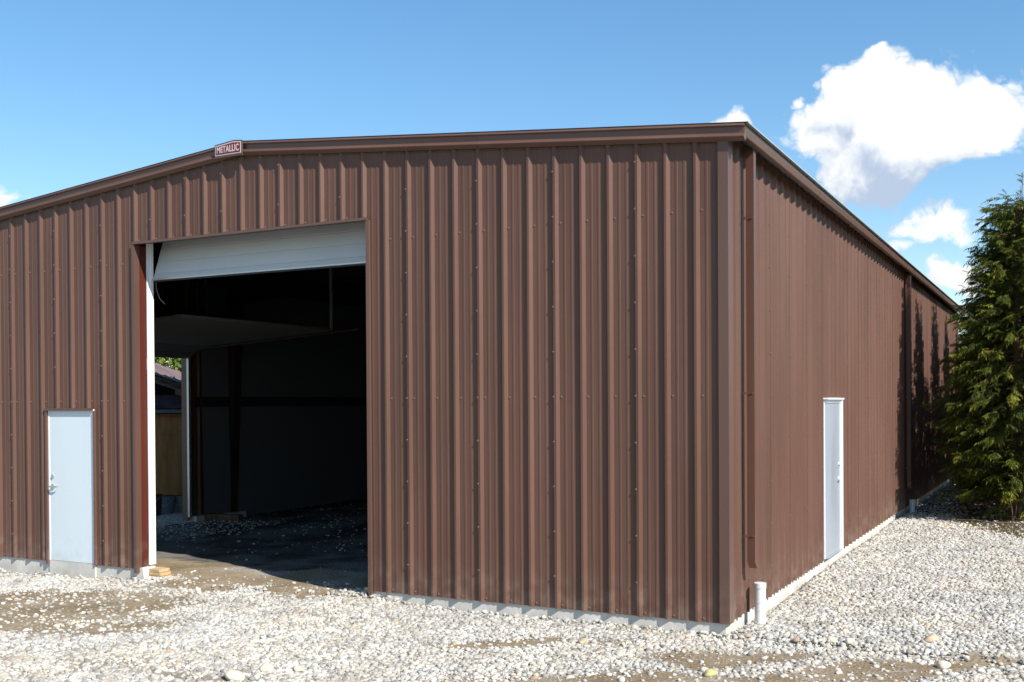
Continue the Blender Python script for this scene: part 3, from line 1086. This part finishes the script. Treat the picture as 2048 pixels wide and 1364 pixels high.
# rigid frames
for y in (6.12, 12.2, 18.3):
    mb = MB()
    for sgn, xw in ((1, -WID + .04), (-1, -.04)):
        a, b, h0, h1 = .28, .50, 0.04, 4.45
        for yy0, yy1, ins in ((y - .10, y + .10, 0), ):
            mb.poly([(xw, y, h0), (xw + sgn * a, y, h0), (xw + sgn * b, y, h1), (xw, y, h1)])
            mb.quad((xw, y - .1, h0), (xw, y + .1, h0), (xw, y + .1, h1), (xw, y - .1, h1))
            mb.quad((xw + sgn * a, y - .1, h0), (xw + sgn * a, y + .1, h0), (xw + sgn * b, y + .1, h1), (xw + sgn * b, y - .1, h1))
        # rafter
        xr0 = xw; xr1 = RIDGE_X
        zt0, zt1 = rake(xr0) - .20, rake(xr1) - .20
        d0, d1 = .55, .32
        mb.poly([(xr0, y, zt0), (xr1, y, zt1), (xr1, y, zt1 - d1), (xr0, y, zt0 - d0)])
        mb.quad((xr0, y - .1, zt0 - d0), (xr0, y + .1, zt0 - d0), (xr1, y + .1, zt1 - d1), (xr1, y - .1, zt1 - d1))
    mb.build('steel_frame', M_steeldark, B)
    # concrete pier under the left column
    mb = MB(); mb.box(-WID + .01, -WID + .44, y - .22, y + .22, -.5, .038)
    mb.build('pier', M_conc, B)
for i in range(1, 7):
    for sgn in (1, -1):
        x = RIDGE_X + sgn * i * .95
        box_obj('purlin', M_steeldark, B, x - .03, x + .03, .25, LEN - .2, rake(x) - .36, rake(x) - .17)

# far overhead door, raised under the roof on its tracks
ov = empty('overhead_door'); ov.parent = B
for i in range(4):
    x0 = -11.62 + i * .735
    z = 3.30 + i * .045
    mb = MB()
    mb.extrude([(x0, z), (x0 + .725, z + .045), (x0 + .725, z + .090), (x0, z + .045)], lambda p, t: (p[0], t, p[1]), SEC_Y0 - .05, SEC_Y1 + .04)
    mb.build('door_section', M_secdoor, ov)
mb = MB()
mb.extrude([(-12.12, 3.075), (-12.075, 3.075), (-11.95, 3.19), (-11.63, 3.295), (-11.63, 3.34), (-11.98, 3.25), (-12.12, 3.12)], lambda p, t: (p[0], t, p[1]), SEC_Y0 - .05, SEC_Y1 + .04)
mb.build('door_section', M_secdoor, ov)
mb = MB()
for y in (SEC_Y1 + .08,):
    mb.tube([(-12.10, y, .05), (-12.10, y, 2.95), (-12.0, y, 3.18), (-11.7, y, 3.28), (-8.1, y, 3.50)], .026, 6)
mb.build('door_track', M_steeldark, ov)
for x, z in ((-11.75, 3.32), (-8.75, 3.50)):
    box_obj('track_hanger', M_galv, ov, x - .02, x + .02, SEC_Y1 + .11, SEC_Y1 + .15, z - .06, rake(x) - .3)
box_obj('jamb_trim', M_trim, ov, -WID - .04, -WID + .10, SEC_Y1 - .035, SEC_Y1, -.05, SEC_Z)
box_obj('jamb_plate', M_galv, ov, -WID + .101, -WID + .15, SEC_Y1 - .04, SEC_Y1 + .02, .02, SEC_Z)
box_obj('lintel', M_steeldark, ov, -WID + .02, -WID + .16, SEC_Y0, SEC_Y1 - .045, 3.16, SEC_Z + .4)

# ------------------------------------------------------------------ timber blocks at the jambs
def block(name, label, x0, x1, y0, y1, z0, z1, rz, group=None, m=None):
    cx, cy = (x0 + x1) / 2, (y0 + y1) / 2
    mb = MB(); mb.box(x0 - cx, x1 - cx, y0 - cy, y1 - cy, 0, z1 - z0)
    o = mb.build(name, m or M_lumber, None, bev=.004)
    o.location = (cx, cy, z0); o.rotation_euler = (0, 0, rz)
    return tag(o, label, 'timber', group)


zg = gz(-7.8, .25) - .01
zl = [('lowest', 0.0, 'bottom plank of the small timber stack under the white door track'),
      ('mid', .045, 'middle plank of the small timber stack under the white door track'),
      ('top', .09, 'top plank of the small timber stack under the white door track')]
for i, (nm, dz, lab) in enumerate(zl):
    block('timber_block', lab, -7.92 + .012 * i, -7.63 - .02 * i, .10 + .01 * i, .30, zg + dz, zg + dz + .041, .10 - .07 * i, 'timber offcuts stacked at the left jamb')
block('timber_block', 'short tan timber block beside the foot of the right door jamb', -4.34, -4.205, .06, .34, gz(-4.3, .2) - .01, gz(-4.3, .2) + .075, .05)
block('timber_block', 'long dark timber lying on gravel before the far steel column', -12.02, -11.2, 5.45, 5.60, gz(-11.6, 5.5), gz(-11.6, 5.5) + .13, .12, None, M_bark)

# white drain pipes
def pipe(x, y, top, label, grp):
    t = empty('drain_pipe', label, 'pipe', grp, (x, y, 0))
    zb = gz(x, y) - .12
    r = .056
    mb = MB()
    mb.tube([(0, 0, zb), (0, 0, top - .005), (0, 0, top), (0, 0, top + .001), (0, 0, top + .002), (0, 0, top + .003)], [r, r, r - .002, r - .004, r - .004, r - .006], 28)
    p = mb.build('pipe', M_pvc, t, smooth=False)
    mb = MB()
    mb.tube([(0, 0, top - .045), (0, 0, top - .045), (0, 0, top + .004), (0, 0, top + .006)], [r, r + .006, r + .006, r + .003], 28)
    mb.build('collar', M_pvc, t)
    for z in (top - .19, top - .27):
        mb = MB()
        mb.tube([(0, 0, z), (0, 0, z), (0, 0, z + .006), (0, 0, z + .006)], [r, r + .0035, r + .0035, r], 28, cap=False)
        mb.build('ring', M_pvc, t)
    return t


pipe(.150, .66, .325, 'short white plastic drain pipe standing by the building corner', None)
pipe(.13, 12.72, .17, 'short white drain pipe in the trees\' shade below the second downspout', None)

# ------------------------------------------------------------------ larger stones lying about
def cobble(x, y, r, m, label, group, sd):
    bm = bmesh.new()
    bmesh.ops.create_icosphere(bm, subdivisions=3, radius=1)
    for v in bm.verts:
        n = noise.noise(v.co * .9 + Vector((sd * 3.7, sd, 0)))
        v.co = Vector((v.co.x * 1.15, v.co.y * .85, v.co.z * .62)) * (1 + .28 * n) * r
    me = bpy.data.meshes.new('cobble'); bm.to_mesh(me); bm.free()
    me.materials.append(m)
    me.polygons.foreach_set('use_smooth', [True] * len(me.polygons))
    o = bpy.data.objects.new('cobble', me); COL.objects.link(o)
    o.location = (x, y, gz(x, y) + r * .34); o.rotation_euler = (0.1 * math.sin(sd), .15 * math.cos(sd), sd * 1.7)
    return tag(o, label, 'stone', group)


G = 'larger stones lying in the gravel'
cobble(-3.18, -2.98, .068, M_cob[0], 'mid-sized cream cobble between the largest pale cobble and the smaller one', G, 1)
cobble(-3.20, -3.36, .080, M_cob[0], 'largest pale cobble, right at the bottom edge of the yard', G, 2)
cobble(-2.98, -2.80, .050, M_cob[0], 'smallest of the three cream cobbles at the bottom edge, the rightmost of them', G, 3)
cobble(1.80, .43, .062, M_cob[1], 'single tan cobble on the gravel right of the white pipe', G, 4)
cobble(-1.15, -.86, .058, M_cob[1], 'flat tan cobble in front of the ribbed front wall', G, 5)
cobble(.28, -1.46, .055, M_cob[2], 'yellowish cobble on the dirt at the bottom edge', G, 6)
cobble(.20, -1.36, .045, M_cob[0], 'pale cobble just behind the yellowish one', G, 7)
cobble(1.98, -.30, .055, M_cob[0], 'pale cobble on the brown dirt at lower right', G, 8)
cobble(.98, .05, .050, M_cob[0], 'left one of two pale cobbles right of the brown dirt streak', G, 9)
cobble(1.14, .06, .050, M_cob[0], 'right one of two pale cobbles right of the brown dirt streak', G, 10)

# ------------------------------------------------------------------ conifers along the right
def frond(mb, p, d, n, L, wdt, tone, rnd):
    """a flat fern-like spray of cedar foliage: a centre stem with paired narrow leaflets"""
    side = d.cross(n).normalized()
    segs = 5
    pts = []
    cur = p.copy(); dd = d.copy()
    for j in range(segs + 1):
        pts.append(cur.copy())
        dd = (dd + Vector((0, 0, -.10))).normalized()
        cur = cur + dd * (L / segs)

    def leaf(a, dirv, l, w, tn):
        i = len(mb.v)
        tip = a + dirv * l + Vector((0, 0, -l * .18))
        nn = dirv.cross(n).normalized() * w
        m = a + dirv * l * .45
        mb.v += [tuple(a), tuple(m + nn), tuple(tip), tuple(m - nn)]
        mb.f.append((i, i + 1, i + 2, i + 3)); mb.tone += [tn * .8, tn, min(1, tn * 1.15), tn]
    for j in range(segs):
        s = math.sin((j + 1.0) / (segs + .6) * math.pi) ** .7
        l = wdt * s * rnd.uniform(.8, 1.2)
        t = tone * (.82 + .25 * j / segs)
        for sg_ in (-1, 1):
            dv = (dd * .75 + side * sg_ * .8).normalized()
            leaf(pts[j], dv, l, l * .17, t)
    leaf(pts[-1] - dd * L * .25, dd, L * .42, L * .055, min(1, tone * 1.2))
    leaf(pts[0], dd, L * .8, L * .04, tone * .8)


def conifer_meshes(seed, H, Rmax, dens=1.0):
    rnd = random.Random(seed)
    fo = MB(); wo = MB()
    wo.tube([(0, 0, -.3), (.03, .02, H * .3), (-.02, .03, H * .65), (.0, .0, H * .9)], [.15, .11, .055, .016], 9)
    nb = int(560 * dens)
    for b in range(nb):
        f = (b + rnd.random()) / nb
        z = .42 + (H * .94 - .62) * f ** .93
        # crown profile: full and rounded low, tapering to the leaders
        hh = z / H
        prof = (min(1, .50 + hh * 1.35)) * (1 - max(0, hh - .30) / .71) ** .78
        L = Rmax * prof * rnd.uniform(.72, 1.12) + .10
        if rnd.random() < .10: L *= 1.18
        az = b * 2.39996 + rnd.uniform(-.4, .4)
        d = Vector((math.cos(az), math.sin(az), rnd.uniform(.12, .5)))
        d.normalize()
        p = Vector((0, 0, z)); n = max(4, int(L / .085)); pts = [p.copy()]
        dd = d.copy()
        for j in range(n):
            t = j / n
            dd = (dd + Vector((rnd.uniform(-.05, .05), rnd.uniform(-.05, .05), -.085 if t < .65 else .10))).normalized()
            p = p + dd * (L / n); pts.append(p.copy())
        if b % 2 == 0:
            wo.tube(pts[::3] + [pts[-1]], [.013 * (1 - .8 * q / (len(pts[::3]))) for q in range(len(pts[::3]) + 1)], 4, cap=False)
        tb = rnd.uniform(.25, .80)
        for j in range(1, len(pts)):
            t = j / n
            if t < .22: continue
            for q in range(2 if t < .85 else 3):
                bd = (pts[j] - pts[j - 1]).normalized()
                sd = bd.cross(Vector((0, 0, 1)))
                if sd.length < .01: sd = Vector((1, 0, 0))
                sd.normalize()
                dv = (bd * rnd.uniform(.35, 1.0) + sd * rnd.uniform(-1, 1) * (1 - .4 * t) + Vector((0, 0, rnd.uniform(-.55, .35)))).normalized()
                nn = (Vector((rnd.uniform(-.6, .6), rnd.uniform(-.6, .6), 1))).normalized()
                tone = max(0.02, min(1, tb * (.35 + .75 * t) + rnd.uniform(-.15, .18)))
                frond(fo, pts[j] + Vector((rnd.uniform(-.04, .04), rnd.uniform(-.04, .04), rnd.uniform(-.04, .04))), dv, nn, rnd.uniform(.13, .24), rnd.uniform(.055, .095), tone, rnd)
    # thin leaders at the top with sparse twigs
    for q in range(4):
        a = rnd.uniform(0, 6.28); base = Vector((.07 * math.cos(a), .07 * math.sin(a), H * .78))
        tip = Vector((.20 * math.cos(a + .5), .20 * math.sin(a + .5), H * (1.0 - .05 * q)))
        mid = (base + tip) / 2 + Vector((rnd.uniform(-.05, .05), rnd.uniform(-.05, .05), 0))
        wo.tube([base, mid, tip], [.014, .009, .004], 5)
        for j in range(26):
            t = rnd.uniform(.0, 1); p = base.lerp(tip, t)
            az = rnd.uniform(0, 6.28)
            dv = Vector((math.cos(az), math.sin(az), rnd.uniform(.2, 1.0))).normalized()
            frond(fo, p, dv, Vector((rnd.uniform(-1, 1), rnd.uniform(-1, 1), .6)).normalized(), rnd.uniform(.12, .22) * (1.25 - .6 * t), .05, rnd.uniform(.2, .7), rnd)
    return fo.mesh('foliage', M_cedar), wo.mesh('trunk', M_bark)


f1, w1 = conifer_meshes(11, 6.5, 1.45)
f2, w2 = conifer_meshes(23, 6.3, 1.42, .60)
TG = 'cedars in a row along the right side wall'
spots = [(2.10, 11.9, 1.0, 0.3, f1, w1, 'green cedar nearest the camera at the right edge, hiding the end of the wall'),
         (2.05, 14.15, 1.02, 1.1, f2, w2, 'tall cedar behind the nearest one, second tall one of the row'),
         (1.75, 12.9, .66, 2.0, f2, w2, 'short cedar squeezed between the nearest cedar and the second tall one'),
         (2.1, 17.3, 1.06, 2.7, f2, w2, 'third tall cedar of the row, half way along the shaded wall'),
         (1.8, 15.7, .72, 3.3, f2, w2, 'short cedar between the second and the third tall ones'),
         (2.0, 20.1, 1.0, 4.0, f2, w2, 'fourth tall cedar of the row, far along the side wall'),
         (1.8, 18.7, .70, 0.6, f2, w2, 'short cedar between the third and the fourth tall ones'),
         (2.3, 23.2, 1.05, 5.2, f2, w2, 'fifth tall cedar of the row, near the far corner of the building'),
         (1.6, 21.7, .70, 1.9, f2, w2, 'short cedar between the fourth and the fifth tall ones'),
         (.4, 26.2, .92, 2.4, f2, w2, 'cedar standing across the gap behind the far corner of the building'),
         (1.7, 27.6, 1.0, 3.9, f2, w2, 'farthest cedar, closing the dark gap behind the row')]
for x, y, s, rz, fm, wm, lab in spots:
    t = empty('cedar_tree', lab, 'tree', TG, (x, y, gz(x, y) - .05))
    t.rotation_euler = (0, 0, rz); t.scale = (s, s, s)
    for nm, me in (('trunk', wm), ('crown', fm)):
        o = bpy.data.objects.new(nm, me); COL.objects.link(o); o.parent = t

# ------------------------------------------------------------------ young rhododendrons, fallen branches, moss
def rhodo(x, y, heads, label, sd):
    rnd = random.Random(sd)
    t = empty('rhododendron', label, 'plant', 'young rhododendrons before the cedars', (x, y, gz(x, y)))
    st = MB(); lf = MB()
    for (hx, hy, hz, r, nl) in heads:
        st.tube([(0, 0, -.05), (hx * .4 + .02, hy * .4, hz * .5), (hx, hy, hz)], [.012, .009, .006], 6)
        for i in range(nl):
            az = i * 2.4 + rnd.uniform(-.3, .3); el = rnd.uniform(-.25, .75)
            d = Vector((math.cos(az) * math.cos(el), math.sin(az) * math.cos(el), math.sin(el)))
            sidev = d.cross(Vector((0, 0, 1))).normalized()
            L = r * rnd.uniform(.7, 1.1); w = L * .17
            c = Vector((hx, hy, hz)); tn = rnd.uniform(.35, 1)
            i0 = len(lf.v)
            a = c + d * L * .12; m1 = c + d * L * .45 - Vector((0, 0, .0)); tp = c + d * L - Vector((0, 0, L * .2))
            up_ = Vector((0, 0, .012))
            lf.v += [tuple(a), tuple(m1 + sidev * w + up_), tuple(tp), tuple(m1 - sidev * w + up_), tuple(m1)]
            lf.f += [(i0, i0 + 1, i0 + 4), (i0 + 1, i0 + 2, i0 + 4), (i0 + 2, i0 + 3, i0 + 4), (i0 + 3, i0, i0 + 4)]
            lf.tone += [tn] * 5
    st.build('stem', M_bark, t); lf.build('foliage', M_rhodo, t)
    return t


rhodo(2.06, 10.9, [(-.12, .0, .56, .20, 22), (.06, .05, .36, .15, 14), (-.10, .1, .40, .12, 10)], 'taller young rhododendron with bare stem and pale leaf rosette', 1)
rhodo(1.76, 11.1, [(0, 0, .20, .19, 20), (.14, .06, .14, .15, 14), (-.15, .05, .12, .14, 12)], 'low young rhododendron hugging the ground left of the taller one', 2)
rhodo(1.12, 13.3, [(0, 0, .55, .20, 22), (.2, .1, .45, .17, 16), (-.08, .2, .35, .16, 12)], 'bright leafy shrub in the gap below the nearest cedar', 3)


def branch(pts, r, label):
    mb = MB()
    mb.tube([(x, y, gz(x, y) + dz) for x, y, dz in pts], [r * (1 - .7 * i / len(pts)) for i in range(len(pts))], 6)
    return tag(mb.build('fallen_branch', M_twig), label, 'branch')


branch([(1.15, 11.0, .03), (1.4, 10.75, .05), (1.75, 10.4, .05), (2.1, 10.2, .06), (2.5, 10.0, .05)], .022, 'long dark fallen branch lying along the mossy edge by the cedar')
branch([(.70, 11.6, .02), (.86, 11.75, .06), (1.05, 11.85, .03)], .012, 'short pale stick on the shaded gravel near the cedar')
branch([(1.9, 9.6, .03), (2.2, 9.5, .05), (2.6, 9.55, .03)], .010, 'thin twig on the brown soil at the right edge')

# moss, weeds and needle litter on the soil strip
rnd = random.Random(5)
mb = MB()
for i in range(9000):
    x = rnd.uniform(.9, 3.6); y = rnd.uniform(8.8, 13.5)
    s = soil(x, y)
    if rnd.random() > s * (.3 + .9 * max(0, noise.noise(Vector((x * 1.5, y * 1.5, 3))))): continue
    z = gz(x, y) - .004
    az = rnd.uniform(0, 6.28); h = rnd.uniform(.02, .065); w = .006
    dx, dy = math.cos(az) * w, math.sin(az) * w
    lx, ly = rnd.uniform(-.03, .03), rnd.uniform(-.03, .03)
    i0 = len(mb.v)
    mb.v += [(x - dx, y - dy, z), (x + dx, y + dy, z), (x + lx, y + ly, z + h)]
    mb.f.append((i0, i0 + 1, i0 + 2)); tn = rnd.random(); mb.tone += [tn] * 3
tag(mb.build('grass', M_grass), 'short mossy grass on the soil under the cedars', 'grass', kind='stuff')

# ------------------------------------------------------------------ beyond the far opening: an old shed, bins, a bush
SH = empty('old_shed', 'old wooden shed with orange plywood wall seen through the far opening', 'shed', None, (-14.6, 7.06, 0.02))


def shp(name, m, x0, x1, y0, y1, z0, z1, bev=0):
    mb = MB(); mb.box(x0 + 13.9, x1 + 13.9, y0 - 6.3, y1 - 6.3, z0, z1)
    return mb.build(name, m, SH, bev=bev)


for y0, y1 in ((3.6, 4.815), (4.82, 6.035), (6.04, 7.255), (7.26, 8.48)):
    shp('plywood_sheet', M_ply, -13.92, -13.90, y0, y1, -.12, 1.965)
shp('rail', M_grey_wood, -13.90, -13.84, 3.6, 8.5, 1.985, 2.065)
shp('upper_board', M_darkboard, -13.93, -13.91, 3.6, 8.5, 2.09, 2.235)
shp('upper_board', M_darkboard, -13.93, -13.91, 3.6, 8.5, 2.24, 2.385)
shp('upper_wall', M_steeldark, -14.0, -13.94, 3.6, 8.5, -.15, 2.9 - .6)
shp('upper_wall', M_steeldark, -14.03, -14.005, 3.6, 6.6, 2.2, 2.8)
shp('back_wall', M_darkboard, -17.4, -17.3, 3.6, 8.5, -.2, 2.7)
# roof that falls to the right and towards the yard, two weathered fascia boards
mb = MB()
zr = lambda y, x: 2.83 - (y - 5.89) * .235 + (.45 * min(1.3, -(x + 13.8)) - .3 * max(0, -(x + 15.1)))
def SP(x, y, dz=0): return (x + 13.9, y - 6.3, zr(y, x) + dz)
mb.poly([SP(-13.72, 3.4), SP(-13.72, 8.8), SP(-15.1, 8.8), SP(-15.1, 3.4)])
mb.poly([SP(-15.1, 3.4), SP(-15.1, 8.8), SP(-17.5, 8.8), SP(-17.5, 3.4)])
mb.poly([SP(-13.72, 3.4, -.03), SP(-13.72, 8.8, -.03), SP(-15.1, 8.8, -.03), SP(-15.1, 3.4, -.03)])
mb.poly([SP(-15.1, 3.4, -.03), SP(-15.1, 8.8, -.03), SP(-17.5, 8.8, -.03), SP(-17.5, 3.4, -.03)])
y = 3.5
while y < 8.8:
    mb.poly([SP(-13.71, y), SP(-13.71, y + .02, .03), SP(-15.1, y + .02, .03), SP(-15.1, y)])
    mb.poly([SP(-13.71, y + .02, .03), SP(-13.71, y + .04), SP(-15.1, y + .04), SP(-15.1, y + .02, .03)])
    y += .3
mb.build('roof', M_shedroof, SH)
for a, b, xx in ((-.02, -.105, -13.75), (-.110, -.20, -13.80)):
    mb = MB()
    for x in (xx, xx - .035):
        mb.poly([(x + 13.9, 3.4 - 6.3, zr(3.4, -13.8) + a), (x + 13.9, 8.8 - 6.3, zr(8.8, -13.8) + a), (x + 13.9, 8.8 - 6.3, zr(8.8, -13.8) + b), (x + 13.9, 3.4 - 6.3, zr(3.4, -13.8) + b)])
    mb.poly([(xx + 13.9, 3.4 - 6.3, zr(3.4, -13.8) + b), (xx + 13.9, 8.8 - 6.3, zr(8.8, -13.8) + b), (xx - .035 + 13.9, 8.8 - 6.3, zr(8.8, -13.8) + b), (xx - .035 + 13.9, 3.4 - 6.3, zr(3.4, -13.8) + b)])
    mb.build('fascia_board', M_grey_wood, SH)


def bucket(x, y, r, h, m, label):
    t = empty('bucket', label, 'bucket', 'buckets standing against the plywood shed wall', (x, y, gz(x, y)))
    mb = MB()
    mb.tube([(0, 0, 0), (0, 0, h), (0, 0, h), (0, 0, .02)], [r * .82, r, r * .94, r * .78], 20)
    mb.build('body', m, t)
    mb = MB()
    mb.tube([(0, 0, h - .035), (0, 0, h - .035), (0, 0, h), (0, 0, h)], [r * .98, r * 1.06, r * 1.06, r * .96], 20, cap=False)
    mb.build('rim', m, t)
    pts = [(r * 1.03 * math.cos(a), -.02, h - .05 - .5 * r * math.sin(a)) for a in [math.pi * i / 8 for i in range(9)]]
    pts = [(p[0], -r * .95 * math.sin(math.pi * i / 8), h - .04 - .16 * math.sin(math.pi * i / 8)) for i, p in enumerate(pts)]
    mb = MB(); mb.tube(pts, .005, 5); mb.build('handle', M_galv, t)
    return t


bucket(-13.95, 6.0, .17, .44, mat('black_plastic', (.02, .02, .022), .5), 'black bucket at the left of the three, by the plywood wall')
bucket(-14.15, 6.60, .165, .36, mat('blue_grey_plastic', (.20, .23, .27), .45), 'blue grey bucket between the black one and the green one')
bucket(-13.90, 6.76, .15, .36, mat('grey_green_plastic', (.20, .22, .15), .45), 'grey green bucket in front of the blue grey one')

# broad-leaved tree behind the shed
def bush_tree(x, y, H, Rr, label, sd):
    rnd = random.Random(sd)
    t = empty('broadleaf_tree', label, 'tree', None, (x, y, gz(x, y)))
    wo = MB(); lf = MB()
    wo.tube([(0, 0, -.2), (.1, 0, H * .4), (0, .1, H * .8)], [.16, .10, .03], 8)
    blobs = []
    for i in range(26):
        a = rnd.uniform(0, 6.28); e = rnd.uniform(-.9, 1.3)
        q = Vector((math.cos(a) * math.cos(e), math.sin(a) * math.cos(e), math.sin(e))) * Rr * rnd.uniform(.45, .95)
        c = Vector((0, 0, H * .6)) + Vector((q.x, q.y, q.z * .8)); blobs.append((c, rnd.uniform(.35, .65)))
        wo.tube([(0, 0, H * .35), tuple(c * .6 + Vector((0, 0, H * .15))), tuple(c)], [.05, .025, .01], 5)
    for c, r in blobs:
        for j in range(240):
            d = Vector((rnd.gauss(0, 1), rnd.gauss(0, 1), rnd.gauss(0, 1))).normalized()
            p = c + d * r * rnd.uniform(.6, 1.05)
            n = (d + Vector((rnd.uniform(-.7, .7), rnd.uniform(-.7, .7), .6))).normalized()
            a = n.cross(Vector((rnd.uniform(-1, 1), rnd.uniform(-1, 1), rnd.uniform(-1, 1)))).normalized(); b = n.cross(a)
            l = rnd.uniform(.05, .09); w = l * .6
            i0 = len(lf.v)
            lf.v += [tuple(p - a * l), tuple(p + b * w), tuple(p + a * l), tuple(p - b * w)]
            lf.f.append((i0, i0 + 1, i0 + 2, i0 + 3)); tn = rnd.random(); lf.tone += [tn] * 4
    wo.build('trunk', M_bark, t); lf.build('crown', M_bush, t)


bush_tree(-19.4, 11.3, 4.4, 2.1, 'sunlit light green tree rising behind the old shed roof', 3)
